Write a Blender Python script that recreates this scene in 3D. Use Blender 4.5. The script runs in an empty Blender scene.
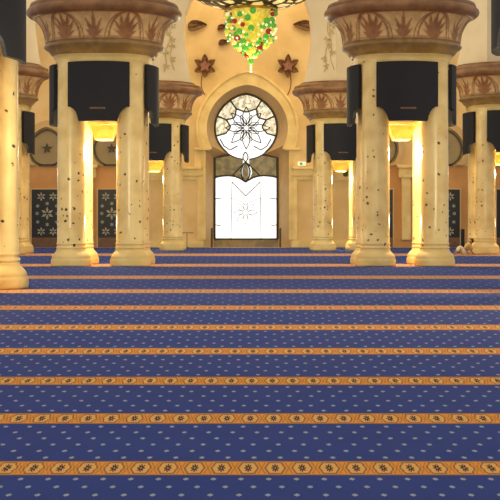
import bpy, bmesh, math, random
from mathutils import Vector, Matrix
from mathutils.geometry import tessellate_polygon
PI = math.pi
random.seed(7)
S = bpy.context.scene
C = S.collection
F, CX, HY, H = 1200.0, 250.0, 225.0, 0.816      # focal length in pixels, axis, horizon row, eye height

def X(px, Y): return (px - CX) * Y / F
def Zh(py, Y): return H + (HY - py) * Y / F
def P(px, py, Y): return Vector((X(px, Y), Y, Zh(py, Y)))

# ------------------------------------------------------------------ node helpers
def srgb(r, g, b):
    f = lambda c: (c/255/12.92) if c/255 <= .04045 else ((c/255+.055)/1.055)**2.4
    return (f(r), f(g), f(b), 1)

class NT:
    def __init__(s, name):
        s.m = bpy.data.materials.new(name); s.m.use_nodes = True
        s.t = s.m.node_tree; s.n = s.t.nodes; s.l = s.t.links
        s.bsdf = s.n['Principled BSDF']
    def put(s, sock, v):
        if isinstance(v, bpy.types.NodeSocket): s.l.new(v, sock)
        elif v is not None: sock.default_value = v
    def math(s, op, a, b=None, c=None, clamp=False):
        n = s.n.new('ShaderNodeMath'); n.operation = op; n.use_clamp = clamp
        for i, v in enumerate((a, b, c)):
            if v is not None: s.put(n.inputs[i], v)
        return n.outputs[0]
    def ss(s, v, a, b):                      # smooth step a->b
        n = s.n.new('ShaderNodeMapRange'); n.interpolation_type = 'SMOOTHSTEP'
        s.put(n.inputs['Value'], v); n.inputs['From Min'].default_value = a; n.inputs['From Max'].default_value = b
        return n.outputs['Result']
    def mix(s, f, a, b):
        n = s.n.new('ShaderNodeMix'); n.data_type = 'RGBA'
        s.put(n.inputs[0], f); s.put(n.inputs[6], a); s.put(n.inputs[7], b)
        return n.outputs[2]
    def coord(s, which): return s.n.new('ShaderNodeTexCoord').outputs[which]
    def noise(s, scale, detail=3, vec=None, out='Fac'):
        n = s.n.new('ShaderNodeTexNoise'); n.inputs['Scale'].default_value = scale; n.inputs['Detail'].default_value = detail
        s.put(n.inputs['Vector'], vec if vec is not None else s.coord('Object'))
        return n.outputs[out]
    def bump(s, h, strength=.3, dist=.02):
        n = s.n.new('ShaderNodeBump'); n.inputs['Strength'].default_value = strength; n.inputs['Distance'].default_value = dist
        s.put(n.inputs['Height'], h); s.l.new(n.outputs[0], s.bsdf.inputs['Normal'])
    def fin(s, col, rough=.5, metal=0, emit=None, es=0):
        s.put(s.bsdf.inputs['Base Color'], col); s.put(s.bsdf.inputs['Roughness'], rough)
        s.bsdf.inputs['Metallic'].default_value = metal
        if emit is not None:
            s.put(s.bsdf.inputs['Emission Color'], emit); s.put(s.bsdf.inputs['Emission Strength'], es)
        return s.m

def plain(name, c1, c2=None, scale=3, rough=.5, metal=0, es=0, bump=0):
    t = NT(name); a = srgb(*c1); b = srgb(*(c2 or tuple(int(x*.88) for x in c1)))
    n = t.noise(scale)
    col = t.mix(t.ss(n, .35, .65), a, b)
    if bump: t.bump(n, bump)
    return t.fin(col, rough, metal, col if es else None, es)

M = {}
M['plaster'] = plain('cream plaster', (228, 196, 140), (216, 182, 122), 1.2, .7, bump=.05)
M['arcade'] = plain('pale arcade plaster', (238, 220, 184), (228, 208, 168), .8, .7)
M['stone'] = plain('cream moulded stone', (238, 210, 144), (222, 192, 124), 2, .55)
M['reveal'] = plain('tan reveal stone', (205, 172, 120), (196, 162, 110), 2, .6)
M['brown'] = plain('brown marble', (158, 114, 72), (130, 90, 54), 4, .45)
M['black'] = plain('black acoustic cloth', (25, 25, 35), (20, 20, 29), 30, .75)
M['blackmetal'] = plain('black metal', (20, 20, 22), (16, 16, 18), 8, .4)
M['lead'] = plain('dark bronze tracery', (70, 66, 48), (56, 52, 38), 8, .5)
M['leadlight'] = plain('pale grey tracery', (150, 152, 150), (132, 134, 130), 8, .5)
M['silver'] = plain('pale silver inlay', (178, 172, 150), (150, 144, 124), 8, .5)
M['kick'] = plain('brown kick panel', (120, 84, 60), (104, 72, 50), 5, .5)
M['flower'] = plain('brown carved marble', (140, 100, 54), (106, 72, 36), 9, .5)
M['flowercore'] = plain('dark red brown marble', (150, 98, 78), (122, 74, 58), 9, .5)
M['stem'] = plain('brown inlay stem', (150, 104, 56), (130, 88, 44), 9, .5)
M['palestem'] = plain('pale gold inlay', (206, 182, 128), (190, 164, 108), 9, .5)
M['lamp'] = plain('amber lamp glass', (255, 196, 96), (240, 168, 70), 5, .4, es=.18)
M['lamprim'] = plain('glowing lamp ring', (255, 226, 140), (255, 214, 120), 5, .4, es=2.2)
M['skin'] = plain('skin', (176, 122, 88), (164, 110, 78), 20, .5)
M['hair'] = plain('dark brown hair', (60, 26, 20), (44, 18, 14), 40, .6)
M['shirt'] = plain('beige cotton', (196, 162, 112), (182, 146, 96), 20, .8)
M['trousers'] = plain('white cotton', (238, 226, 198), (224, 208, 172), 20, .8)
M['sign'] = plain('white sign plastic', (235, 240, 225), (228, 234, 216), 5, .4, es=.35)
M['green'] = plain('green sign film', (40, 150, 90), (34, 138, 80), 5, .4, es=.3)
M['gold'] = plain('gilded metal', (214, 164, 70), (180, 128, 44), 9, .35, .6)
M['b_green'] = plain('green crystal', (120, 210, 80), (60, 160, 46), 9, .15, es=.2)
M['b_red'] = plain('red crystal', (186, 52, 40), (140, 40, 30), 9, .15, es=.22)
M['b_yellow'] = plain('yellow crystal', (255, 236, 100), (226, 196, 60), 9, .15, es=.3)
M['b_white'] = plain('clear white crystal', (255, 250, 214), (240, 236, 190), 9, .15, es=.5)

M['warm_light_tan'] = plain('tan wall with painted-in light', (206, 152, 92), (192, 138, 80), 1, .7)  # wall tone with the warmer, dimmer light by the doors put into it
def mat_shaft():
    t = NT('inlaid cream marble')
    uv = t.coord('UV')
    info = t.n.new('ShaderNodeObjectInfo').outputs['Random']
    comb = t.n.new('ShaderNodeCombineXYZ'); t.l.new(t.math('MULTIPLY', info, 37.0), comb.inputs[0]); t.l.new(t.math('MULTIPLY', info, 91.0), comb.inputs[2])
    add = t.n.new('ShaderNodeVectorMath'); add.operation = 'ADD'; t.l.new(uv, add.inputs[0]); t.l.new(comb.outputs[0], add.inputs[1])
    nz = t.n.new('ShaderNodeTexNoise'); nz.inputs['Scale'].default_value = 16; t.l.new(add.outputs[0], nz.inputs['Vector'])
    off = t.n.new('ShaderNodeVectorMath'); off.operation = 'SCALE'; off.inputs['Scale'].default_value = .07; t.l.new(nz.outputs['Color'], off.inputs[0])
    v2 = t.n.new('ShaderNodeVectorMath'); v2.operation = 'ADD'; t.l.new(add.outputs[0], v2.inputs[0]); t.l.new(off.outputs[0], v2.inputs[1])
    vo = t.n.new('ShaderNodeTexVoronoi'); vo.voronoi_dimensions = '3D'; vo.inputs['Scale'].default_value = 8.5; t.l.new(v2.outputs[0], vo.inputs['Vector'])
    sep = t.n.new('ShaderNodeSeparateXYZ'); t.l.new(uv, sep.inputs[0]); z = sep.outputs[1]
    sc = t.n.new('ShaderNodeSeparateColor'); t.l.new(vo.outputs['Color'], sc.inputs[0])
    dense = t.math('MULTIPLY', t.ss(z, .4, .75), t.math('SUBTRACT', 1.0, t.ss(z, 1.1, 1.9)))
    thr = t.math('SUBTRACT', .70, t.math('MULTIPLY', dense, .42))
    pick = t.math('GREATER_THAN', sc.outputs[0], thr)
    rad = t.math('MULTIPLY_ADD', sc.outputs[1], .15, .12)
    spot = t.math('SUBTRACT', 1.0, t.ss(t.math('SUBTRACT', vo.outputs['Distance'], rad), -.03, .03))
    spot = t.math('MULTIPLY', t.math('MULTIPLY', spot, pick), t.ss(z, .36, .4))
    base = t.mix(t.ss(t.noise(2.2, 5), .35, .7), srgb(240, 214, 150), srgb(222, 190, 124))
    dark = t.mix(sc.outputs[2], srgb(52, 38, 30), srgb(104, 76, 48))
    return t.fin(t.mix(spot, base, dark), .28)
M['shaft'] = mat_shaft()

def mat_attr(name):
    t = NT(name)
    a = t.n.new('ShaderNodeAttribute'); a.attribute_name = 'relief'
    n = t.noise(6, 4)
    lo = t.mix(t.ss(n, .3, .7), srgb(226, 190, 134), srgb(202, 164, 110))
    hi = t.mix(t.ss(n, .3, .7), srgb(164, 110, 66), srgb(134, 88, 54))
    return t.fin(t.mix(a.outputs['Fac'], lo, hi), .5)
M['capital'] = mat_attr('carved capital marble')

def mat_carpet():
    t = NT('blue prayer carpet')
    sep = t.n.new('ShaderNodeSeparateXYZ'); t.l.new(t.coord('UV'), sep.inputs[0]); u, v = sep.outputs[0], sep.outputs[1]
    band = .124
    dv = t.math('SUBTRACT', t.math('FRACT', t.math('ADD', v, .5)), .5)          # -.5...5, stripe centred on 0
    adv = t.math('ABSOLUTE', dv)
    inband = t.math('SUBTRACT', 1.0, t.ss(adv, band-.004, band+.004))
    du = t.math('SUBTRACT', t.math('FRACT', t.math('ADD', u, .5)), .5)
    lx = t.math('MULTIPLY', du, 1.88); ly = t.math('DIVIDE', dv, 2*band)
    alx = t.math('ABSOLUTE', lx); aly = t.math('ABSOLUTE', ly)
    r = t.math('SQRT', t.math('ADD', t.math('MULTIPLY', lx, lx), t.math('MULTIPLY', ly, ly)))
    th = t.math('ARCTAN2', ly, lx)
    # medallion outline: elongated octagon
    md = t.math('MAXIMUM', t.math('MULTIPLY', aly, 1.45), t.math('ADD', t.math('MULTIPLY', alx, .78), t.math('MULTIPLY', aly, .55)))
    line = t.math('SUBTRACT', 1.0, t.ss(t.math('ABSOLUTE', t.math('SUBTRACT', md, .54)), .03, .075))
    inside = t.math('SUBTRACT', 1.0, t.ss(md, .5, .54))
    pet = t.math('MULTIPLY_ADD', t.math('ABSOLUTE', t.math('COSINE', t.math('MULTIPLY', th, 4.0))), .19, .10)
    flower = t.math('SUBTRACT', 1.0, t.ss(t.math('SUBTRACT', r, pet), -.03, .03))
    eye = t.math('SUBTRACT', 1.0, t.ss(r, .04, .07))
    # little scroll between medallions
    ex = t.math('SUBTRACT', .94, alx)
    scr = t.math('ABSOLUTE', t.math('SUBTRACT', t.math('ABSOLUTE', ly), t.math('MULTIPLY', ex, 1.6)))
    scr = t.math('MULTIPLY', t.math('SUBTRACT', 1.0, t.ss(scr, .03, .09)), t.math('LESS_THAN', aly, .4))
    edge = t.ss(aly, .43, .465)
    org = t.mix(t.noise(40, 2), srgb(244, 166, 72), srgb(224, 140, 56))
    col = t.mix(t.math('MULTIPLY', inside, .55), org, srgb(240, 192, 112))
    col = t.mix(t.math('MULTIPLY', scr, .55), col, srgb(120, 84, 60))
    col = t.mix(t.math('MULTIPLY', line, .75), col, srgb(96, 84, 76))
    col = t.mix(flower, col, srgb(44, 42, 62)); col = t.mix(eye, col, srgb(220, 160, 80))
    col = t.mix(t.math('MULTIPLY', edge, .7), col, srgb(110, 62, 70))
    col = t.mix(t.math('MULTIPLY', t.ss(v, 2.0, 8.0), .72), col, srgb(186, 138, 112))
    # flecks on the blue ground
    w = t.math('SUBTRACT', t.math('FRACT', v), band)
    q = t.math('DIVIDE', w, (1-2*band)/6)
    row = t.math('FLOOR', q); fy = t.math('SUBTRACT', t.math('FRACT', q), .5)
    wob = t.n.new('ShaderNodeTexWhiteNoise'); wob.noise_dimensions = '1D'; t.l.new(t.math('ADD', row, t.math('MULTIPLY', t.math('FLOOR', v), 9.0)), wob.inputs['W'])
    sh = t.math('ADD', t.math('MULTIPLY', row, .5), t.math('MULTIPLY', wob.outputs[0], .16))
    fu = t.math('SUBTRACT', t.math('FRACT', t.math('ADD', t.math('ADD', u, .2), sh)), .5)
    e = t.math('SQRT', t.math('ADD', t.math('POWER', t.math('DIVIDE', fu, .105), 2.0), t.math('POWER', t.math('DIVIDE', fy, .175), 2.0)))
    ang = t.math('ARCTAN2', t.math('DIVIDE', fy, .175), t.math('DIVIDE', fu, .105))
    e = t.math('ADD', e, t.math('MULTIPLY', t.math('COSINE', t.math('MULTIPLY', ang, 6.0)), .22))
    fl = t.math('SUBTRACT', 1.0, t.ss(e, .6, 1.1))
    blue = t.mix(t.noise(3, 4), srgb(46, 62, 130), srgb(56, 74, 144))
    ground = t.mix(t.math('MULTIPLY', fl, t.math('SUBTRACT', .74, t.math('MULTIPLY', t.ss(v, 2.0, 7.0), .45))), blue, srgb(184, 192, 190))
    out = t.mix(inband, ground, col)
    t.bsdf.inputs['Specular IOR Level'].default_value = .1
    return t.fin(out, .95)
M['carpet'] = mat_carpet()

def mat_glass(name, a, b, es, scale=4, lo=.4, hi=.6):
    t = NT(name)
    col = t.mix(t.ss(t.noise(scale, 4), lo, hi), srgb(*a), srgb(*b))
    return t.fin(col, .3, 0, col, es)
M['glass'] = mat_glass('daylit white glass', (255, 255, 255), (236, 244, 255), .95, 1.6)
M['lace'] = mat_glass('etched lace glass', (238, 236, 218), (168, 162, 132), .74, 8)
M['olive'] = mat_glass('olive brown glass', (128, 112, 68), (92, 80, 46), .28, 5)
M['foot'] = mat_glass('smoked brown glass', (128, 104, 58), (98, 78, 40), .25, 2)

def mat_field():
    t = NT('grey green lunette')
    return t.fin(t.mix(t.noise(3), srgb(168, 146, 104), srgb(138, 122, 90)), .6)
M['field'] = mat_field()

def mat_bowl():
    t = NT('gilded tracery bowl')
    vo = t.n.new('ShaderNodeTexVoronoi'); vo.feature = 'DISTANCE_TO_EDGE'; vo.inputs['Scale'].default_value = 3.2
    mp = t.n.new('ShaderNodeMapping'); mp.inputs['Scale'].default_value = (.8, .8, 2.2)
    t.l.new(t.coord('Object'), mp.inputs['Vector']); t.l.new(mp.outputs[0], vo.inputs['Vector'])
    f = t.ss(vo.outputs['Distance'], .13, .2)
    col = t.mix(f, srgb(42, 30, 16), srgb(252, 226, 150))
    return t.fin(col, .35, 0, col, t.math('MULTIPLY', f, .55))
M['bowl'] = mat_bowl()

def mat_door():
    t = NT('black lacquer door')
    return t.fin(t.mix(t.noise(6), srgb(20, 21, 30), srgb(11, 12, 19)), .4)
M['door'] = mat_door()

# ------------------------------------------------------------------ object helpers
def link(name, bm, mat, parent=None, smooth=False):
    me = bpy.data.meshes.new(name)
    bmesh.ops.recalc_face_normals(bm, faces=bm.faces[:])
    bm.to_mesh(me); bm.free()
    if mat is not None: me.materials.append(mat)
    if smooth:
        for p in me.polygons: p.use_smooth = True
    o = bpy.data.objects.new(name, me); C.objects.link(o)
    if parent: o.parent = parent
    return o
def tag(o, label, cat, group=None):
    o['label'] = label; o['category'] = cat
    if group: o['group'] = group
    return o
def struct(o, label=None):
    o['kind'] = 'structure'
    if label: o['label'] = label
    return o
def thing(name, loc, label, cat, group=None, rz=0):
    o = bpy.data.objects.new(name, None); C.objects.link(o); o.location = loc; o.rotation_euler.z = rz
    o.empty_display_size = .2
    return tag(o, label, cat, group)
def copy_tree(o, parent=None):
    c = o.copy(); C.objects.link(c)
    if parent: c.parent = parent
    for ch in list(o.children): copy_tree(ch, c)
    return c

def box(bm, x0, x1, y0, y1, z0, z1, bev=0):
    r = bmesh.ops.create_cube(bm, size=1)
    bmesh.ops.scale(bm, vec=(x1-x0, y1-y0, z1-z0), verts=r['verts'])
    bmesh.ops.translate(bm, vec=((x0+x1)/2, (y0+y1)/2, (z0+z1)/2), verts=r['verts'])
    if bev:
        es = list({e for v in r['verts'] for e in v.link_edges})
        bmesh.ops.bevel(bm, geom=es, offset=bev, segments=2, affect='EDGES')
def prism(bm, outer, y0, y1, holes=(), fn=None):
    """polygon in (x,z) extruded between depths y0 and y1; fn(x,y,z)->Vector"""
    fn = fn or (lambda x, y, z: Vector((x, y, z)))
    loops = [list(outer)] + [list(h) for h in holes]
    tris = tessellate_polygon([[Vector((x, z, 0)) for x, z in lp] for lp in loops])
    flat = [p for lp in loops for p in lp]
    fr = [bm.verts.new(fn(x, y0, z)) for x, z in flat]
    bk = [bm.verts.new(fn(x, y1, z)) for x, z in flat]
    for a, b, c in tris:
        for f in ((fr[a], fr[b], fr[c]), (bk[c], bk[b], bk[a])):
            try: bm.faces.new(f)
            except ValueError: pass
    i = 0
    for lp in loops:
        n = len(lp)
        for k in range(n):
            a, b = i+k, i+(k+1) % n
            try: bm.faces.new((fr[a], bk[a], bk[b], fr[b]))
            except ValueError: pass
        i += n
def lathe(bm, prof, n=48, plan=None, caps=True):
    plan = plan or (lambda a: (math.cos(a), math.sin(a)))
    rings = []
    for r, z in prof:
        rings.append([bm.verts.new((r*plan(2*PI*k/n)[0], r*plan(2*PI*k/n)[1], z)) for k in range(n)])
    for a, b in zip(rings, rings[1:]):
        for k in range(n): bm.faces.new((a[k], a[(k+1) % n], b[(k+1) % n], b[k]))
    if caps:
        bm.faces.new(rings[0]); bm.faces.new(rings[-1])
    return rings
def tube(bm, pts, r, n=6, closed=False):
    pts = [Vector(p) for p in pts]; N = len(pts); rings = []
    for i, p in enumerate(pts):
        a = pts[(i-1) % N] if closed or i > 0 else p
        b = pts[(i+1) % N] if closed or i < N-1 else p
        d = (b-a)
        if d.length < 1e-9: d = Vector((0, 0, 1))
        d.normalize()
        s = d.cross(Vector((0, 1, 0)))
        if s.length < 1e-3: s = d.cross(Vector((1, 0, 0)))
        s.normalize(); t = d.cross(s)
        rr = r[i] if isinstance(r, (list, tuple)) else r
        rings.append([bm.verts.new(p + (s*math.cos(2*PI*k/n)+t*math.sin(2*PI*k/n))*rr) for k in range(n)])
    for i in range(N if closed else N-1):
        a, b = rings[i], rings[(i+1) % N]
        for k in range(n): bm.faces.new((a[k], a[(k+1) % n], b[(k+1) % n], b[k]))
    if not closed:
        bm.faces.new(rings[0]); bm.faces.new(rings[-1])
def bez(p0, p1, p2, n=10):
    return [tuple((1-t)**2*a+2*t*(1-t)*b+t*t*c for a, b, c in zip(p0, p1, p2)) for t in (i/n for i in range(n+1))]

# ------------------------------------------------------------------ floor and carpet
bm = bmesh.new(); box(bm, -15, 15, -3, 46, -.3, -.012)
struct(link('floor', bm, M['stone']), 'stone floor slab under the blue carpet')
def carpet():
    bm = bmesh.new(); uvl = bm.loops.layers.uv.new('UVMap')
    ys = [-2.0 + .1*i for i in range(120)] + [10 + .25*i for i in range(135)]
    xs = [-14, -7, 0, 7, 14]
    def uv(x, y):
        d = 120*y + 984.0                    # rows woven wider towards the far wall
        return ((1200*x - 13*y)/d*(363/26.9) + .55, (y/d - .002755)/.000436)
    g = [[bm.verts.new((x, y, -.004)) for x in xs] for y in ys]
    for j in range(len(ys)-1):
        for i in range(len(xs)-1):
            f = bm.faces.new((g[j][i], g[j][i+1], g[j+1][i+1], g[j+1][i]))
            for lp in f.loops: lp[uvl].uv = uv(lp.vert.co.x, lp.vert.co.y)
    return link('carpet', bm, M['carpet'])
tag(carpet(), 'wall to wall dark blue prayer carpet with orange flower-border stripes and pale flecks', 'carpet')

# ------------------------------------------------------------------ column clusters
def superplan(n=4.0, sy=1.0):
    def f(a):
        c, s = math.cos(a), math.sin(a)
        k = (abs(c)**n + abs(s)**n)**(-1/n)
        return c*k, s*k*sy
    return f
def shaft_mesh():
    bm = bmesh.new(); n = 40
    prof = [(.285, .33), (.30, .36), (.30, .375), (.283, .39), (.283, .42), (.297, .435), (.297, .45), (.28, .465)] + \
           [(.28 - .012*(i/10), .465 + (4.1-.465)*i/10) for i in range(1, 11)]
    lathe(bm, prof, n)
    uvl = bm.loops.layers.uv.new('UVMap')
    for f in bm.faces:
        angs = [math.atan2(l.vert.co.y, l.vert.co.x) for l in f.loops]
        if len(f.verts) > 4: continue
        if max(angs)-min(angs) > PI: angs = [a+2*PI if a < 0 else a for a in angs]
        for l, a in zip(f.loops, angs): l[uvl].uv = (a*.28, l.vert.co.z)
    return bm
def base_mesh():
    bm = bmesh.new()
    lathe(bm, [(.40, 0), (.405, .03), (.405, .10), (.395, .14), (.385, .155), (.388, .17), (.38, .20), (.36, .235), (.33, .265), (.305, .29), (.293, .315), (.29, .335)], 40)
    return bm
def panel_mesh(R=1.115, th=.07):
    bm = bmesh.new(); N = 40
    def zb(s):
        s = abs(s)
        if s <= .40: return 2.855
        k = min(1, (.645-s)/.245)
        return 2.855 + .295*math.sqrt(max(0, 1-k*k))
    cols = []
    ss = sorted(set([-.645+1.29*i/N for i in range(N+1)] + [s*(.645-.245*(1-math.cos(a))) for s in (-1, 1) for a in (.1, .2, .35, .5)]))
    for s in ss:
        a = s/R; row = []
        for rr in (R, R-th):
            for z in (zb(s), 4.03): row.append(bm.verts.new((rr*math.sin(a), -rr*math.cos(a), z)))
        cols.append(row)            # [outer low, outer top, inner low, inner top]
    for p, q in zip(cols, cols[1:]):
        bm.faces.new((p[0], q[0], q[1], p[1])); bm.faces.new((p[2], p[3], q[3], q[2]))
        bm.faces.new((p[1], q[1], q[3], p[3])); bm.faces.new((p[0], p[2], q[2], q[0]))
    for p in (cols[0], cols[-1]): bm.faces.new((p[0], p[1], p[3], p[2]))
    return bm
CAPSY = .82
def relief(th, t):
    """carved palm fans under arches, eight around the capital"""
    x = ((th/(2*PI)*6) % 1.0)*2 - 1
    v = 0.0
    def leaves(cx, fan, sc):
        m = 0.0
        for ang, L, w in fan:
            dx, dt = (x-cx)*1.25, t-.02
            dx -= .25*math.sin(ang)*dt*dt
            al = dx*math.sin(ang)+dt*math.cos(ang); ac = dx*math.cos(ang)-dt*math.sin(ang)
            if 0 < al < L:
                ww = w*(.3+.7*math.sin(PI*(al/L)**.75))*(1.2-al/L*.5)*1.3
                m = max(m, min(1, max(0, (ww-abs(ac))/.025)))
        return m
    fan5 = ((0, 1.0, .11), (.28, .95, .095), (-.28, .95, .095), (.58, .82, .085), (-.58, .82, .085), (.95, .55, .07), (-.95, .55, .07))
    v = leaves(0, fan5, 1)
    for cx in (-1, 1): v = max(v, leaves(cx, ((0, .95, .09), (.34, .8, .075), (-.34, .8, .075), (.75, .5, .06), (-.75, .5, .06)), 1))
    for R_, w_ in ((.54, .05), (.66, .03)):
        e = math.sqrt((x/R_)**2 + (t/1.0)**2)
        v = max(v, min(1, max(0, (w_*1.4-abs(e-1))/.03)))
    if t < .12 or t > .95: v = max(v, .6)
    return v
def capital_mesh():
    bm = bmesh.new(); n = 320; rows = 30
    lay = bm.verts.layers.float.new('relief')
    rings = []
    for j in range(rows+1):
        t = j/rows
        z = 4.50 + t*.52
        r = 1.185 + .03*t + .20*t**2.6
        ring = []
        for k in range(n):
            a = 2*PI*(k+.5)/n; h = relief(a + PI/6 + .07, t)
            rr = r + .022*h
            v = bm.verts.new((rr*math.cos(a), CAPSY*rr*math.sin(a), z)); v[lay] = h; ring.append(v)
        rings.append(ring)
    for a, b in zip(rings, rings[1:]):
        for k in range(n): bm.faces.new((a[k], a[(k+1) % n], b[(k+1) % n], b[k]))
    bm.faces.new(rings[0]); bm.faces.new(rings[-1])
    return bm
ell = lambda a: (math.cos(a), CAPSY*math.sin(a))
def ring_mesh():
    bm = bmesh.new()
    lathe(bm, [(1.0, 4.19), (1.03, 4.22), (1.03, 4.25), (1.07, 4.27), (1.11, 4.31), (1.14, 4.36), (1.20, 4.39), (1.225, 4.42), (1.225, 4.445), (1.20, 4.46), (1.19, 4.51)], 96, ell)
    return bm
def rim_mesh():
    bm = bmesh.new()
    lathe(bm, [(1.40, 5.0), (1.46, 5.01), (1.53, 5.045), (1.575, 5.09), (1.585, 5.14), (1.57, 5.18), (1.52, 5.21), (1.50, 5.23), (1.52, 5.25), (1.50, 5.30), (1.40, 5.33), (1.34, 5.36)], 96, ell)
    return bm
def abacus_mesh():
    bm = bmesh.new(); lathe(bm, [(1.30, 5.355), (1.32, 5.37), (1.32, 5.385), (1.30, 5.395)], 96, ell); return bm
def neck_mesh():
    bm = bmesh.new(); lathe(bm, [(.90, 3.98), (.95, 4.02), (.96, 4.10), (.965, 4.18), (1.0, 4.20)], 96, superplan(3.2, .97)); return bm

def make_cluster():
    t = thing('column_cluster', (0, 0, 0), 'x', 'column')
    sm = bm = None
    for sx in (-1, 1):
        for sy in (-1, 1):
            if sm is None:
                s = link('shaft', shaft_mesh(), M['shaft'], t, True); sm = s.data
                b = link('base', base_mesh(), M['stone'], s, True); bmsh = b.data
            else:
                s = bpy.data.objects.new('shaft', sm); C.objects.link(s); s.parent = t
                b = bpy.data.objects.new('base', bmsh); C.objects.link(b); b.parent = s
            s.location = (sx*.59, sy*.59, 0); s.rotation_euler.z = random.uniform(0, 6)
    pm = None
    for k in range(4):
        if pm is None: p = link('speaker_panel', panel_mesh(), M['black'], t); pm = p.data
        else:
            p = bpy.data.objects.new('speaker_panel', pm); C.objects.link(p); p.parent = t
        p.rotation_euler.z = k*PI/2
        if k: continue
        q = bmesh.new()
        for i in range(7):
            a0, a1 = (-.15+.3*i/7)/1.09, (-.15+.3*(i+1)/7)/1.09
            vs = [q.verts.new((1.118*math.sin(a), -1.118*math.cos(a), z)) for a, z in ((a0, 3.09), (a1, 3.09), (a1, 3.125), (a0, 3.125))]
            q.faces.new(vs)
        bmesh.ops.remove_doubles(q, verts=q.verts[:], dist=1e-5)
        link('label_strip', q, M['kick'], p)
    link('neck', neck_mesh(), M['stone'], t, True)
    link('ring_moulding', ring_mesh(), M['brownish'], t, True)
    link('capital', capital_mesh(), M['capital'], t, True)
    link('rim', rim_mesh(), M['brown'], t, True)
    link('abacus', abacus_mesh(), M['brown'], t, True)
    q = bmesh.new(); box(q, -.56, .56, -.56, .56, 2.95, 4.05, .03); link('core', q, M['plaster'], t)
    q = bmesh.new()
    lathe(q, [(.16, 2.55), (.19, 2.56), (.30, 2.84), (.33, 2.86), (.33, 2.90), (.12, 2.96)], 4, lambda a: (1.414*math.cos(a+PI/4)*.9, 1.414*math.sin(a+PI/4)*.9))
    l = link('lamp', q, M['lamp'], t)
    for s in (-1, 1):
        q = bmesh.new(); box(q, s*.22-.14, s*.22+.14, -.56, -.44, 2.925, 2.955); link('lamp_strip', q, M['lamprim'], l)
    return t
M['brownish'] = plain('tan ring marble', (160, 130, 84), (134, 104, 62), 4, .45)
proto = make_cluster()
CL = [  # X, Y, yaw, label
    (-2.984, 24.59, 0, 'large speckled cream column cluster left of centre, carved capital cut by the top edge'),
    (3.10, 24.59, 0, 'large speckled cream column cluster right of centre, with bright glowing inner shaft'),
    (-3.10, 39.0, 0, 'smaller far column cluster just left of the arched stained glass window'),
    (2.95, 39.0, 0, 'smaller far column cluster just right of the arched window, past the exit sign'),
    (-7.30, 34.4, 0, 'distant column cluster at far left, behind the nearest column at the frame edge'),
    (7.26, 34.6, 0, 'column cluster at far right with the reclining person at its base'),
    (-3.93, 15.0, -.12, 'nearest column cluster cut by the left frame edge, base lowest in the photo'),
    (3.93, 13.9, -.21, 'nearest cluster at the right frame edge, only its black panel showing at top'),
]
for i, (x, y, rz, lab) in enumerate(CL):
    o = proto if i == 0 else copy_tree(proto)
    o.location = (x, y, 0); o.rotation_euler.z = rz
    tag(o, lab, 'column', 'marble column clusters of the hall')
    ld = bpy.data.lights.new('cluster_light', 'POINT'); ld.energy = 105; ld.color = (1, .90, .56); ld.shadow_soft_size = .12
    lo = bpy.data.objects.new('cluster_light', ld); C.objects.link(lo); lo.location = (x, y, 2.3)
    ld = bpy.data.lights.new('cluster_low_light', 'POINT'); ld.energy = 16; ld.color = (1, .90, .56); ld.shadow_soft_size = .12
    lo = bpy.data.objects.new('cluster_low_light', ld); C.objects.link(lo); lo.location = (x, y, .9)

# ------------------------------------------------------------------ arcade walls over the far clusters
def arcade(name, cx, cy, half, rz, label):
    bm = bmesh.new()
    prof = [(1.80, 5.40), (1.92, 5.80), (1.98, 6.18), (2.05, 6.66), (2.06, 7.15), (2.01, 7.62), (1.84, 8.13), (1.55, 8.65), (1.15, 9.1), (.65, 9.45), (.25, 9.65), (0, 9.85)]
    left = [(-a, z) for a, z in prof]; right = [(a, z) for a, z in prof[:-1]][::-1]
    out = [(-half, 5.40)] + left + right + [(half, 5.40), (half, 11), (-half, 11)]
    def fn(x, y, z):
        if abs(abs(x)-half) < 1e-6: x += math.copysign(1, x)*y*math.tan(PI/8)
        return Vector((x, y, z))
    prism(bm, out, -.45, .45, fn=fn)
    o = link(name, bm, M['arcade']); o.location = (cx, cy, 0); o.rotation_euler.z = rz
    return struct(o, label)
arcade('wall_arcade_centre', -.075, 39, 3.025, 0, 'pale arcade wall with horseshoe arch before the window')
ang = math.atan2(4.6, 4.2)
arcade('wall_arcade_left', -5.2, 36.7, 3.1, ang, 'pale slanting arcade wall at left')
arcade('wall_arcade_right', 5.105, 36.8, 3.07, -math.atan2(4.4, 4.31), 'pale slanting arcade wall at right')

# pale flower stems climbing the arcade wall
def spray(px, label, seed):
    rnd = random.Random(seed); Y = 38.53
    t = thing('flower_inlay', (X(px, Y), Y, 5.42), label, 'wall decoration')
    def loc(x, y): return ((x-px)*Y/F, 0, Zh(y, Y)-5.42)
    bm = bmesh.new()
    tube(bm, [loc(px-5+10*i/12*1.0+1.5*math.sin(i*1.3), 72-68*i/12) for i in range(13)], .015)
    tube(bm, [loc(px+4-6*i/12+1.5*math.sin(i*1.1+2), 70-60*i/12) for i in range(13)], .013)
    link('stem', bm, M['palestem'], t)
    for k in range(9):
        bm = bmesh.new(); c = Vector(loc(px+rnd.uniform(-5, 5), 66-60*k/9))
        for j in range(5):
            a = 2*PI*j/5+rnd.random(); d = Vector((math.cos(a), 0, math.sin(a))); s = Vector((-d.z, 0, d.x))
            vs = [bm.verts.new(c+v) for v in (d*.01, d*.06+s*.03, d*.12, d*.06-s*.03)]
            bm.faces.new(vs)
        r = bmesh.ops.extrude_face_region(bm, geom=bm.faces[:])
        bmesh.ops.translate(bm, vec=(0, -.015, 0), verts=[v for v in r['geom'] if isinstance(v, bmesh.types.BMVert)])
        link('blossom', bm, M['palestem'], t)
spray(329, 'pale floral inlay climbing the arcade wall right of the arch', 3)
spray(169, 'pale floral inlay climbing the arcade wall left of the arch', 4)

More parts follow.
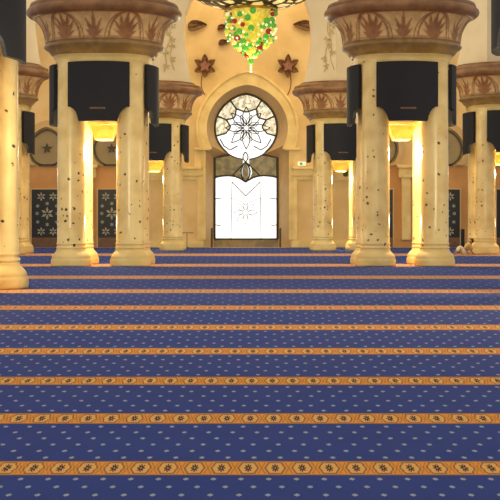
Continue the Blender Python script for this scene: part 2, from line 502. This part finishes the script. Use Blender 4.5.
# ------------------------------------------------------------------ back wall with horseshoe recess
YB, YG = 43.5, 44.15
wc = 247.3
def wx(dx, Y): return X(wc+dx, Y)
def arc_pts(R, cy, apex, ybot, n=40):
    """horseshoe (dx,y) in elevation from lower left over the top to lower right; slightly pointed"""
    a0 = math.asin(max(-1, min(1, (ybot-cy)/R)))
    pts = []
    for i in range(n+1):
        a = (PI + a0) - (PI + 2*a0)*i/n if False else None
    out = []
    for i in range(n+1):
        th = -a0 + (PI+2*a0)*(1-i/n)       # angle from +x, up positive
        dx, dy = R*math.cos(th), R*math.sin(th)
        if dy > 0:
            k = (dy/R)**6
            dy += (cy-R-apex)*k*(1-abs(dx)/R*.6)
        out.append((dx, cy-dy))
    return out
def to_xz(pts, Y): return [(wx(dx, Y), Zh(y, Y)) for dx, y in pts]
FLOORB = HY + H*F/YB
inner = [(-42.5, FLOORB), (-42.5, 149), ] + arc_pts(40.5, 128, 85, 145.5) + [(42.5, 149), (42.5, FLOORB)]
fg = HY + H*F/YG
wcg = 246.0
glass = [(-31.5, fg), (-31.5, 158)] + arc_pts(31.3, 128, 94, 154.5) + [(31.5, 158), (31.5, fg)]
scale_g = YB/YG
bm = bmesh.new()
inn = to_xz(inner, YB)
out = [(-14, 0), *[p for p in inn], (14, 0), (14, 11.5), (-14, 11.5)]
out = [(-14, 0)] + inn + [(14, 0), (14, 11.5), (-14, 11.5)]
prism(bm, out, YB, YB+.4)
struct(link('wall_back', bm, M['plaster']), 'golden cream back wall with a horseshoe window recess')
# reveal lofted from the wall face to the glass
bm = bmesh.new()
gl = [(X(wcg+dx, YG), Zh(y, YG)) for dx, y in glass]
A = [bm.verts.new((x, YB+.002, z)) for x, z in inn]; B = [bm.verts.new((x, YG+.02, z)) for x, z in gl]
for i in range(len(A)-1): bm.faces.new((A[i], A[i+1], B[i+1], B[i]))
struct(link('trim_reveal', bm, M['reveal']), 'splayed reveal round the window')
# archivolt
bm = bmesh.new()
oarc = arc_pts(49.5, 128, 72, 149); iarc = arc_pts(40.6, 128, 85, 149)
prism(bm, to_xz(oarc, YB-.08) + to_xz(iarc, YB-.08)[::-1], YB-.12, YB+.01)
struct(link('trim_archivolt', bm, M['stone']), 'broad horseshoe arch band round the window')
bm = bmesh.new()
o1 = arc_pts(51.5, 128, 69.5, 149); o2 = arc_pts(49, 128, 72.5, 149)
prism(bm, to_xz(o1, YB-.1) + to_xz(o2, YB-.1)[::-1], YB-.17, YB+.01)
struct(link('trim_hood', bm, M['stone']), 'raised outer lip of the window arch')
# jambs, ledges, cornices, panel frames
n_trim = [0]
def trim(px0, px1, py0, py1, d0, d1, mat='stone', label=None, bev=.02):
    n_trim[0] += 1
    bm = bmesh.new(); x0, x1 = X(px0, YB), X(px1, YB); z1, z0 = Zh(py0, YB), max(0, Zh(py1, YB))
    box(bm, x0, x1, YB-d1, YB-d0+.005, z0, z1, bev)
    return struct(link('trim_%d' % n_trim[0], bm, M[mat]), label)
for s in (-1, 1):
    f = lambda a, b: (wc+s*a, wc+s*b) if s > 0 else (wc+s*b, wc+s*a)
    trim(*f(41.5, 44.8), 150.5, 240, 0, .10)
    trim(*f(36.8, 53), 147.5, 150.5, 0, .2)
    trim(*f(44.8, 53), 150.5, 168, 0, .07)
    trim(*f(44.5, 112), 167, 169.5, 0, .28)
    trim(*f(44.5, 111), 169.5, 176, 0, .14)
    trim(*f(44.8, 50), 176, 240, 0, .08)
    trim(*f(50, 68), 176, 180, 0, .06)
    trim(*f(68, 72), 176, 240, 0, .08)
    trim(*f(72, 107), 176, 180, 0, .06)
    trim(*f(107, 111), 176, 240, 0, .08)
    trim(*f(112.5, 290), 166, 247.4, 0, .02, 'warm_light_tan', 'tan lower wall behind the doors, warm dim light painted in', 0)
    # console and pilaster between the doors
    trim(*f(149, 168), 165, 168, 0, .34)
    trim(*f(151, 166), 168, 178, 0, .22)
    trim(*f(154, 163), 178, 240, 0, .14)
    bm = bmesh.new(); a, b = f(44.0, 112)
    box(bm, X(a, YB), X(b, YB), YB-.12, YB+.005, 0, Zh(240.5, YB), .02)
    struct(link('baseboard_' + ('left' if s < 0 else 'right'), bm, M['stone']))

# ------------------------------------------------------------------ stained glass window
wc = 246.0
win = bpy.data.objects.new('window_1', None); C.objects.link(win); win.location = (X(wc, YG), YG, 0)
struct(win, 'tall horseshoe stained glass window glowing with daylight')
WX0 = X(wc, YG)
def wl(dx, y, d=0): return Vector((X(wc+dx, YG)-WX0, d, Zh(y, YG)))
def flat(name, poly, d, mat, th=.01):
    bm = bmesh.new()
    pts = [(X(wc+dx, YG)-WX0, Zh(y, YG)) for dx, y in poly]
    prism(bm, pts, d, d+th)
    return link(name, bm, mat, win)
rect = [(-31.5, 239), (-31.5, 158)] + arc_pts(31.3, 128, 94, 154.5) + [(31.5, 158), (31.5, 239)]
flat('pane', rect, .0, M['glass'], .02)
# etched lace segments round the upper rim
OC = (.3, 128)
def pol(r, deg): return (OC[0]+r*math.cos(math.radians(deg)), OC[1]-r*math.sin(math.radians(deg)))
rim = arc_pts(30.6, 128, 94.8, 154.5)
def rim_at(deg):
    return min(rim, key=lambda p: abs(math.degrees(math.atan2(128-p[1], p[0]-OC[0])) % 360-deg))
for a0, a1 in ((-15, 22), (22, 62), (62, 118), (118, 158), (158, 195)):
    outer = [rim_at((a0+(a1-a0)*i/10) % 360) for i in range(11)]
    m = (a0+a1)/2
    inn_ = [pol(21.5, a1)] + [pol(21.5-5.5*math.sin(PI*i/8), a1-(a1-a0)*i/8) for i in range(1, 8)] + [pol(21.5, a0)]
    flat('lace_pane', outer+inn_, -.012, M['lace'])
# olive lotus leaves
for s in (-1, 1):
    leaf = [(31.3, 158)] + [(dx, 128+math.sqrt(31.3**2-dx*dx)) for dx in (27, 24, 21, 17, 13, 9, 6, 3)] + [(3.2, 164), (5.2, 168), (6, 173), (4, 178), (1, 181.5)] + bez((3, 181), (14, 173), (31.3, 177.5), 8)
    flat('leaf_pane', [(s*a-.3*0, b) for a, b in leaf], -.012, M['olive'])
bud = bez((-.5, 163), (-7, 172), (-.5, 182), 8) + bez((-.5, 182), (6, 172), (-.5, 163), 8)[1:-1]
flat('bud_pane', bud, -.02, M['olive'])
fo = flat('foot_panel', [(-31.5, 247.2), (-31.5, 239), (31.5, 239), (31.5, 247.2)], -.02, M['foot'], .04)
bm = bmesh.new()
def L(pts, r=.022, d=-.03): tube(bm, [wl(a, b, d) for a, b in pts], r, 6)
# frame
L([(-31.5, 239)] + [(-31.5, 158)] + arc_pts(31.3, 128, 94, 154.5) + [(31.5, 158), (31.5, 239)], .045)
L([(-31.5, 239), (31.5, 239)], .03)
# outer scallops and spokes
cusps = [22, 62, 90, 118, 158]
for a0, a1 in ((-15, 22), (22, 62), (62, 118), (118, 158), (158, 195)):
    L([pol(21.5-5.5*math.sin(PI*i/8), a1-(a1-a0)*i/8) for i in range(9)], .03)
for a in (-15, 22, 62, 118, 158, 195): L([pol(21.5, a), rim_at(a % 360)], .03)
# flower: long and short pointed petals
def petal(cx, cy, r0, r1, a, w, r=.013):
    ca, sa = math.cos(a), math.sin(a)
    for s in (-1, 1):
        pts = [(cx+ca*(r0+(r1-r0)*t)-s*sa*w*math.sin(PI*t)*(1.1-.3*t), cy-(sa*(r0+(r1-r0)*t)+s*ca*w*math.sin(PI*t)*(1.1-.3*t))) for t in (i/8 for i in range(9))]
        L(pts, r)
for k in range(8):
    petal(OC[0], OC[1], 3, 21 if k != 6 else 24, PI/2+k*PI/4, 3.8, .018)
    petal(OC[0], OC[1], 2, 14, PI/2+PI/8+k*PI/4, 2.6)
L([(-.5-8, 146), (-16, 150), (-22, 146), (-26, 139)]); L([(7.5, 146), (15, 150), (21, 146), (25, 139)])
# stem vesica and lotus outlines
for s in (-1, 1):
    L(bez((-.5, 152), (-.5+s*5, 157), (-.5, 162), 8)); L(bez((-.5, 162), (-.5+s*9, 172), (-.5, 182), 8), .03)
    L(bez((-.5, 162), (s*3, 164), (s*14, 176), 8), .025)
    L(bez((-.5, 182), (s*12, 172), (s*31.3, 177.5), 10), .035)
    L([(s*dx, 128+math.sqrt(31.3**2-dx*dx)) for dx in (27, 24, 21, 17, 13, 9, 6, 3)], .02)
link('tracery', bm, M['lead'], win, True)
bm = bmesh.new()
for s in (-1, 1):
    L(bez((s*14, 180), (s*14.5, 205), (s*15, 239), 8), .012); L([(s*31.3, 199), (s*24, 198)], .018); L([(s*31.3, 224.5), (s*25, 226)], .018)
    L(bez((s*14, 182), (s*6, 190), (-.5, 196), 6), .018)
    L(bez((s*24, 198), (s*10, 197), (-.5, 205), 6), .01)
for k in range(8): petal(-.5, 212.5, 2, 11.5, PI/2+k*PI/4, 2.1, .009)
link('fine_tracery', bm, M['leadlight'], win, True)
# low posts in front of the window
for s, lab in ((-1, 'short dark post at the left foot of the window'), (1, 'short dark post at the right foot of the window')):
    bm = bmesh.new(); x = wx(s*34.3, YB); box(bm, x-.035, x+.035, YB+.06, YB+.13, .0, Zh(228, YB), .01)
    tag(link('low_post', bm, M['lead']), lab, 'post')

# ------------------------------------------------------------------ carved wall flowers
def wall_flower(px, py, R, n, label, rot=0, stem=None):
    Y = YB-.02; c = P(px, py, Y)
    t = thing('wall_flower', c, label, 'wall ornament', 'carved flowers above the window arch')
    k = Y/F
    for j in range(n):
        bm = bmesh.new(); a = PI/2+rot+2*PI*j/n; d = Vector((math.cos(a), 0, math.sin(a))); s = Vector((-d.z, 0, d.x)); nrm = Vector((0, -1, 0))
        L_ = R*k; rows = []
        for i in range(8):
            u = i/7; w = L_*.27*math.sin(PI*(.12+.88*u))**.8 if i < 7 else 0.001
            lift = .05+.14*u**1.5
            rows.append([bm.verts.new(d*(L_*(.15+.85*u))+s*(w*q)+nrm*(lift-.05*(1-abs(q)))) for q in (-1, -.5, 0, .5, 1)])
        for p, q in zip(rows, rows[1:]):
            for i in range(4): bm.faces.new((p[i], p[i+1], q[i+1], q[i]))
        r = bmesh.ops.extrude_face_region(bm, geom=bm.faces[:])
        bmesh.ops.translate(bm, vec=(0, .03, 0), verts=[v for v in r['geom'] if isinstance(v, bmesh.types.BMVert)])
        link('petal', bm, M['flower'], t, True)
    bm = bmesh.new()
    prism(bm, [((R*.56 if i % 2 == 0 else R*.3)*k*math.cos(PI/2+i*PI/5), (R*.56 if i % 2 == 0 else R*.3)*k*math.sin(PI/2+i*PI/5)) for i in range(10)], -.2, 0)
    link('flower_centre', bm, M['flowercore'], t)
    if stem:
        bm = bmesh.new(); tube(bm, [Vector(((a-px)*k, 0, (py-b)*k)) for a, b in stem], .018); link('stem', bm, M['stem'], t)
wall_flower(205, 66.5, 12, 6, 'brown carved star flower on the gold wall, upper left of the window', 0,
            bez((204, 70), (198, 85), (205, 95), 8))
wall_flower(288, 66.5, 12, 6, 'brown carved star flower on the gold wall, upper right of the window', 0,
            bez((289, 70), (294, 84), (287, 96), 8))
def big_leaf(px, py, s, label, q=1.0):
    Y = YB-.02; k = Y/F*q
    t = thing('wall_leaf', P(px, py, Y), label, 'wall ornament')
    t['group'] = 'carved leaves above the window arch'
    bow = lambda x, y, z: Vector((x, y-.1*(1-(x/(10.5*k))**2) if y < -.01 else y, z))
    top = bez((-9, -1), (-5, -9), (10, -1.5), 12); mid = bez((10, -1.5), (2, -2), (-9, 2.5), 10); bot = bez((-9, 2.5), (-7, 9), (10, -1), 12)
    bm = bmesh.new(); prism(bm, [(s*a*k, -b*k) for a, b in top+mid[1:]], -.10, 0, fn=bow); link('leaf_fold', bm, M['flowercore2'], t)
    bm = bmesh.new(); prism(bm, [(s*a*k, -b*k) for a, b in bot+mid[1:-1]], -.06, 0, fn=bow); link('leaf_blade', bm, M['flower'], t)
M['flowercore2'] = plain('dark brown carved marble', (116, 80, 46), (92, 62, 34), 6, .5)
big_leaf(197, 26, 1, 'brown carved leaf at the left inner edge of the great arch')
big_leaf(303, 26, -1, 'brown carved leaf at the right inner edge of the great arch')
big_leaf(224, 43, 1, 'small brown carved leaf hidden left of the chandelier drops', .6)
big_leaf(223, 28, 1, 'small brown carved leaf beside the chandelier rim', .6)
# ------------------------------------------------------------------ doors and lunettes
def star_pts(cx, cz, R, r, n, rot=PI/2):
    return [(cx+(R if i % 2 == 0 else r)*math.cos(rot+i*PI/n), cz+(R if i % 2 == 0 else r)*math.sin(rot+i*PI/n)) for i in range(2*n)]
dn = [0]
def door(pxc, half, label):
    dn[0] += 1; Y = YB-.05; k = Y/F
    t = bpy.data.objects.new('door_%d' % dn[0], None); C.objects.link(t); t.location = (X(pxc, Y), Y, 0); struct(t, label)
    w = half*k; zt = Zh(189.5, Y); zk = Zh(237.5, Y)
    bm = bmesh.new(); box(bm, -w, w, 0, .06, zk, zt); link('door_panel', bm, M['door'], t)
    bm = bmesh.new(); box(bm, -w, w, -.01, .06, 0.005, zk); link('kick_panel', bm, M['kick'], t)
    bm = bmesh.new()
    for a, b in ((-w-.05, -w), (w, w+.05)): box(bm, a, b, -.03, .06, 0, zt+.05)
    box(bm, -w, w, -.03, .06, zt, zt+.05); link('door_frame', bm, M['reveal'], t)
    def fl(dx, py, R):
        bm = bmesh.new(); cx, cz = dx*k, Zh(py, Y)
        for j in range(6):
            a = PI/2+j*PI/3; d = (math.cos(a), math.sin(a)); n = (-d[1], d[0]); R_ = R*k
            prism(bm, [(cx+d[0]*R_*.12, cz+d[1]*R_*.12), (cx+d[0]*R_*.55+n[0]*R_*.2, cz+d[1]*R_*.55+n[1]*R_*.2), (cx+d[0]*R_, cz+d[1]*R_), (cx+d[0]*R_*.55-n[0]*R_*.2, cz+d[1]*R_*.55-n[1]*R_*.2)], -.012, .002)
        link('star_flower', bm, M['silver'], t)
    for dx, py, R in ((0, 213.5, 6.6), (-6, 196.5, 4.6), (6, 196.5, 4.6), (-6, 231.5, 4.6), (6, 231.5, 4.6)): fl(dx, py, R)
    for dx, py in ((0, 203.5), (-9.5, 206), (9.5, 206), (0, 224.5), (-9.5, 222), (9.5, 222), (-10, 213.5), (10, 213.5)):
        bm = bmesh.new(); prism(bm, star_pts(dx*k, Zh(py, Y), 2.2*k, 1.1*k, 6), -.008, .002); link('small_star', bm, M['leadlight'], t)
def lunette(pxc, label):
    Y = YB-.052; k = Y/F
    t = thing('lunette', (X(pxc, Y), Y, Zh(165, Y)), label, 'lunette', 'arched lunettes above the black doors')
    def hs(R, yb=165): return [(dx*k, (165-y)*k) for dx, y in arc_pts(R, 149, 149-R-R*.12, yb, 28)]
    bm = bmesh.new(); prism(bm, hs(17), -.0, .05); link('field', bm, M['field'], t)
    bm = bmesh.new(); a, b = hs(18), hs(16.4); prism(bm, a+b[::-1], -.05, .05)
    box(bm, a[0][0], a[-1][0], -.05, .05, -.04, .03); link('dark_border', bm, M['lead'], t)
    bm = bmesh.new(); a, b = hs(25.5, 165), hs(19.5, 165); prism(bm, a+b[::-1], -.10, .05); link('arch_band', bm, M['reveal'], t)
    bm = bmesh.new(); prism(bm, star_pts(0, (165-148.5)*k, 5.4*k, 2.3*k, 5), -.05, 0); link('star', bm, M['lead'], t)
for pxc, lab1, lab2 in (
        (47.2, 'black door with silver stars, left of the large left column cluster', 'arched lunette with dark star, left of the large left column cluster'),
        (111.8, 'black door with silver stars seen between the large left shafts', 'arched lunette with dark star seen between the large left shafts'),
        (379, 'black door mostly hidden behind the large right cluster left shaft', 'arched lunette mostly hidden by the left shaft of the large right cluster'),
        (444.3, 'black door right of the large right column cluster', 'arched lunette just right of the large right column cluster'),
        (512, 'black door cut by the right frame edge', 'arched lunette behind the far right column cluster')):
    door(pxc, 15.5 if pxc not in (111.8, 379) else 13.8, lab1); lunette(pxc, lab2)

# ------------------------------------------------------------------ small things by the back wall
t = thing('exit_sign', P(301.8, 163.7, YB-.12), 'small white and green exit sign on the wall right of the window', 'sign')
k = YB/F
bm = bmesh.new(); box(bm, -4*k, 4*k, 0, .1, -2*k, 2*k, .01); link('sign_box', bm, M['sign'], t)
bm = bmesh.new(); box(bm, -1.8*k, .6*k, -.006, .0, -1.2*k, 1.2*k); link('green_pictogram', bm, M['green'], t)

def tower(px, y0, Y, label):
    t = thing('loudspeaker', (X(px, Y), Y, 0), label, 'speaker', None)
    k = Y/F; bm = bmesh.new(); box(bm, -1.7*k, 1.7*k, -.06, .06, .03, Zh(y0, Y), .012); link('cabinet', bm, M['blackmetal'], t)
    bm = bmesh.new(); box(bm, -2.2*k, 2.2*k, -.09, .09, 0, .035, .008); link('foot', bm, M['blackmetal'], t)
    bm = bmesh.new(); box(bm, -1.3*k, 1.3*k, -.068, -.058, .1, Zh(y0+1.5, Y), .003); link('grille', bm, M['black'], t)
tower(462.7, 229, 41.5, 'slim black floor loudspeaker behind the reclining person')
tower(28.2, 227, 38.5, 'slim black floor loudspeaker behind the far left cluster')
t = thing('spotlight', P(345.5, 173.5, YB-.5), 'small black spotlight on the cornice behind the far right shafts', 'light')
bm = bmesh.new(); box(bm, -.08, .08, -.12, .12, -.11, .11, .03); link('housing', bm, M['blackmetal'], t)
bm = bmesh.new(); box(bm, -.03, .03, .1, .38, .02, .07); link('bracket', bm, M['blackmetal'], t)
t = thing('floor_stand', (X(187, 42.5), 42.5, 0), 'thin T-shaped stand left of the window, by the far shaft', 'stand')
bm = bmesh.new(); tube(bm, [(0, 0, .03), (0, 0, .54)], .012); link('pole', bm, M['lead'], t)
bm = bmesh.new(); tube(bm, [(-.24, 0, .54), (.22, 0, .54)], .012); link('crossbar', bm, M['lead'], t)
bm = bmesh.new(); lathe(bm, [(.1, 0), (.1, .02), (.02, .035)], 16); link('foot', bm, M['lead'], t)

# ------------------------------------------------------------------ chandelier
CY = 31.8; k = CY/F
ch = thing('chandelier', (X(251, CY), CY, Zh(10, CY)), 'gilded bowl chandelier with green, red and yellow crystal drops, top centre', 'chandelier')
bm = bmesh.new()
prof = [(.02, 0), (.35, .01), (.7, .045), (1.05, .13), (1.42, .27), (1.75, .46), (2.0, .72), (2.12, 1.0), (2.1, 1.05), (1.9, 1.05)]
lathe(bm, prof, 64); link('bowl', bm, M['bowl'], ch, True)
bm = bmesh.new(); tube(bm, [(.68*math.cos(2*PI*i/32), .68*math.sin(2*PI*i/32), -.02) for i in range(32)], .035, 6, True); link('rim_ring', bm, M['gold'], ch, True)
bm = bmesh.new(); tube(bm, [(0, 0, 1.0), (0, 0, 5.2)], .06, 10); link('rod', bm, M['gold'], ch, True)
bm = bmesh.new(); lathe(bm, [(.01, -.9), (.2, -.75), (.42, -.45), (.52, -.04), (.52, .02)], 24); link('glowing_core', bm, M['b_yellow'], ch, True)
bmesh_cache = {}
def ball(mat, r, loc, name):
    key = (mat, name)
    if key not in bmesh_cache:
        b = bmesh.new(); bmesh.ops.create_uvsphere(b, u_segments=12, v_segments=8, radius=1)
        o = link(name, b, M[mat], ch, True); bmesh_cache[key] = o.data
    else:
        o = bpy.data.objects.new(name, bmesh_cache[key]); C.objects.link(o); o.parent = ch
    o.location = loc; o.scale = (r, r, r)
rnd = random.Random(5)
def cone_r(z):        # radius of the drop cluster at depth z below the bowl
    d = -z
    if d < .75: return .66
    if d < 1.15: return .66-1.25*(d-.75)
    return max(.03, .16-.7*(d-1.15))
kinds = ['b_green', 'b_green', 'b_yellow', 'b_green', 'b_red', 'b_green', 'b_yellow']
names = {'b_yellow': 'yellow_crystal', 'b_green': 'green_crystal', 'b_red': 'red_crystal'}
for i in range(92):
    z = -.08-1.16*((i+.5)/92)**.9; a = i*2.39996; R = cone_r(z)*rnd.uniform(.86, 1.03); kd = kinds[(i*5+i//7) % 7]
    ball(kd, rnd.uniform(.06, .09), (R*math.cos(a), R*math.sin(a), z), names[kd])
for z, r in ((-1.3, .06), (-1.4, .075)): ball('b_green', r, (0, 0, z), 'green_crystal')
bm = bmesh.new()
for i in range(150):
    z = -rnd.uniform(.1, 1.3); a = rnd.uniform(0, 2*PI); R = cone_r(z)*rnd.uniform(.95, 1.08)
    bmesh.ops.create_icosphere(bm, subdivisions=1, radius=rnd.uniform(.025, .042), matrix=Matrix.Translation((R*math.cos(a), R*math.sin(a), z)))
for z in (-1.5, -1.56, -1.62): bmesh.ops.create_icosphere(bm, subdivisions=1, radius=.035, matrix=Matrix.Translation((0, 0, z)))
o = link('white_beads', bm, M['b_white'], ch); o['kind'] = 'stuff'

# ------------------------------------------------------------------ reclining person
def skinned(name, verts, edges, radii, mat, parent, root=0, sub=2):
    me = bpy.data.meshes.new(name); me.from_pydata(verts, edges, []); me.materials.append(mat)
    o = bpy.data.objects.new(name, me); C.objects.link(o); o.parent = parent
    md = o.modifiers.new('skin', 'SKIN'); md.use_smooth_shade = True
    sv = me.skin_vertices[0].data
    for i, r in enumerate(radii): sv[i].radius = (r, r)
    sv[root].use_root = True
    s = o.modifiers.new('sub', 'SUBSURF'); s.levels = sub; s.render_levels = sub
    return o
pr = thing('person', (X(464, 33.2), 33.2, 0), 'person in beige top and white trousers reclining against the far right column base', 'person')
V = []; E = []; R = []
def av(p, r, frm=None):
    V.append(p); R.append(r); i = len(V)-1
    if frm is not None: E.append((frm, i))
    return i
pel = av((0, 0, .085), .075)
ab = av((.07, 0, .14), .07, pel); chs = av((.15, 0, .225), .082, ab); nk = av((.188, 0, .285), .032, chs); n2 = av((.196, 0, .31), .03, nk)
hd = av((.20, 0, .35), .056, n2); h2 = av((.20, 0, .385), .05, hd)
J = {}
for s in (-1, 1):
    sh_ = av((.155, s*.105, .25), .035, chs); el = av((.20, s*.15, .14), .026, sh_)
    wr = av((.12 if s < 0 else .26, s*.16, .05), .019, el) if s > 0 else av((.06, -.12, .15), .019, el)
    hp = (.30, .165, .022) if s > 0 else (.02, -.105, .17)
    hnd = av(hp, .021, wr)
    dirv = Vector(hp)-Vector(V[wr]); dirv.normalize(); side = dirv.cross(Vector((0, 0, 1))).normalized()
    for q, ln in ((-1.5, .032), (-.5, .042), (.5, .045), (1.5, .038)):
        b1 = Vector(hp)+side*(q*.011)+dirv*.018; b2 = b1+dirv*ln*.6+Vector((0, 0, -.006))
        f1 = av(tuple(b1), .0065, hnd); av(tuple(b2), .0055, f1)
    tb = Vector(hp)+side*.024-dirv*.002; f1 = av(tuple(tb), .0065, hnd); av(tuple(tb+dirv*.02+side*.01), .0055, f1)
    hip = av((-.01, s*.055, .08), .062, pel)
    kn = av((-.115, s*.075, .225), .042, hip); ank = av((-.215, s*.07, .05), .026, kn); ft = av((-.275, s*.08, .024), .022, ank); av((-.30, s*.082, .02), .017, ft)
    J[s] = (hip, kn, ank)
skinned('body', V, E, R, M['skin'], pr)
# clothes follow the same joints, a little wider
vv = []; ee = []; rr = []
def cv(p, r, frm=None):
    vv.append(p); rr.append(r)
    if frm is not None: ee.append((frm, len(vv)-1))
    return len(vv)-1
a = cv(V[pel], .085); b = cv((.05, 0, .125), .08, a)
for s in (-1, 1):
    h_, k_, an = J[s]
    p1 = cv(V[h_], .072, a); p2 = cv(V[k_], .054, p1); p3 = cv((-.20, s*.071, .075), .042, p2)
skinned('trousers', vv, ee, rr, M['trousers'], pr)
vv = []; ee = []; rr = []
a = cv((.055, 0, .13), .083); b = cv(V[chs], .093, a); c = cv((.178, 0, .265), .05, b)
for s in (-1, 1):
    p1 = cv((.155, s*.105, .25), .046, b); p2 = cv((.195, s*.146, .15), .036, p1)
skinned('top', vv, ee, rr, M['shirt'], pr, 1)
bm = bmesh.new(); bmesh.ops.create_uvsphere(bm, u_segments=20, v_segments=12, radius=.069)
bmesh.ops.delete(bm, geom=[v for v in bm.verts if v.co.x < -.02 and v.co.z < .018], context='VERTS')
o = link('hair', bm, M['hair'], pr, True); o.location = (.207, 0, .378); o.scale = (1, .92, 1.0)
bm = bmesh.new(); bmesh.ops.create_cone(bm, segments=8, radius1=.012, radius2=.004, depth=.03, cap_ends=True)
bmesh.ops.rotate(bm, matrix=Matrix.Rotation(-PI/2, 3, 'Y'), verts=bm.verts[:])
o = link('nose', bm, M['skin'], pr, True); o.location = (.142, 0, .352)
for s in (-1, 1):
    bm = bmesh.new(); bmesh.ops.create_uvsphere(bm, u_segments=8, v_segments=6, radius=.007); o = link('eye', bm, M['blackmetal'], pr, True); o.location = (.149, s*.02, .365)
    bm = bmesh.new(); bmesh.ops.create_uvsphere(bm, u_segments=8, v_segments=6, radius=.015); o = link('ear', bm, M['skin'], pr, True); o.location = (.20, s*.058, .355); o.scale = (1, .4, 1.3)
bm = bmesh.new(); box(bm, -.004, .004, -.014, .014, -.003, .003); o = link('mouth', bm, M['flowercore'], pr); o.location = (.147, 0, .333)

# ------------------------------------------------------------------ light
w = bpy.data.worlds.new('hall'); S.world = w; w.use_nodes = True
bg = w.node_tree.nodes['Background']; bg.inputs[0].default_value = (1.0, .92, .79, 1); bg.inputs[1].default_value = .66
def lamp(kind, loc, energy, col, size=1.0, rot=None, sy=None, name='hall_light'):
    d = bpy.data.lights.new(name, kind); d.energy = energy; d.color = col
    if kind == 'AREA':
        d.size = size
        if sy: d.shape = 'RECTANGLE'; d.size_y = sy
    elif kind == 'POINT': d.shadow_soft_size = size
    o = bpy.data.objects.new(name, d); C.objects.link(o); o.location = loc
    if rot: o.rotation_euler = rot
    return o
lamp('AREA', (0, 41.2, 10.5), 220, (1, .76, .36), 8, (0, 0, 0), 2.5, 'cove_light')
for x in (-2.2, 2.2): lamp('POINT', (x, 41.8, 5.6), 36, (1, .76, .36), .3, name='niche_light')
for x in (-7.5, 7.5): lamp('POINT', (x, 40.5, 5.5), 62, (1, .68, .28), .5, name='aisle_light')
for x in (-5.6, 5.6): lamp('POINT', (x, 41, 2.6), 13, (1, .66, .28), .4, name='door_light')
lamp('POINT', (0, CY, 4.2), 260, (1, .86, .52), .6, name='chandelier_light')

lamp('AREA', (0, 9, 6.5), 190, (1, .80, .46), 5, (math.radians(68), 0, 0), name='front_fill')  # unseen area light added to brighten the column fronts and carpet
for x in (-3.2, 3.2): lamp('POINT', (x, 33.5, 8.2), 130, (1, .86, .60), .8, name='bay_fill')  # unseen point lights added to brighten the arcade wall
for s_ in (-1, 1):
    lo = lamp('AREA', (s_*3.6, 10.5, 1.7), 70, (1, .86, .56), 1.2, name='low_front_fill')  # unseen fill, added at both sides to brighten the front shafts and bases
    lo.data.spread = math.radians(45)
    lo.rotation_euler = (Vector((s_*2.7, 24.6, 1.9))-lo.location).to_track_quat('-Z', 'Y').to_euler()
cd = bpy.data.cameras.new('camera'); cam = bpy.data.objects.new('camera', cd); C.objects.link(cam)
cam.location = (0, 0, H); cam.rotation_euler = (PI/2, 0, 0)
cd.sensor_width = 36; cd.lens = F/500*36; cd.shift_y = -(250-HY)/500; cd.clip_end = 200
S.camera = cam
S.view_settings.view_transform = 'Standard'
S.view_settings.look = 'None'
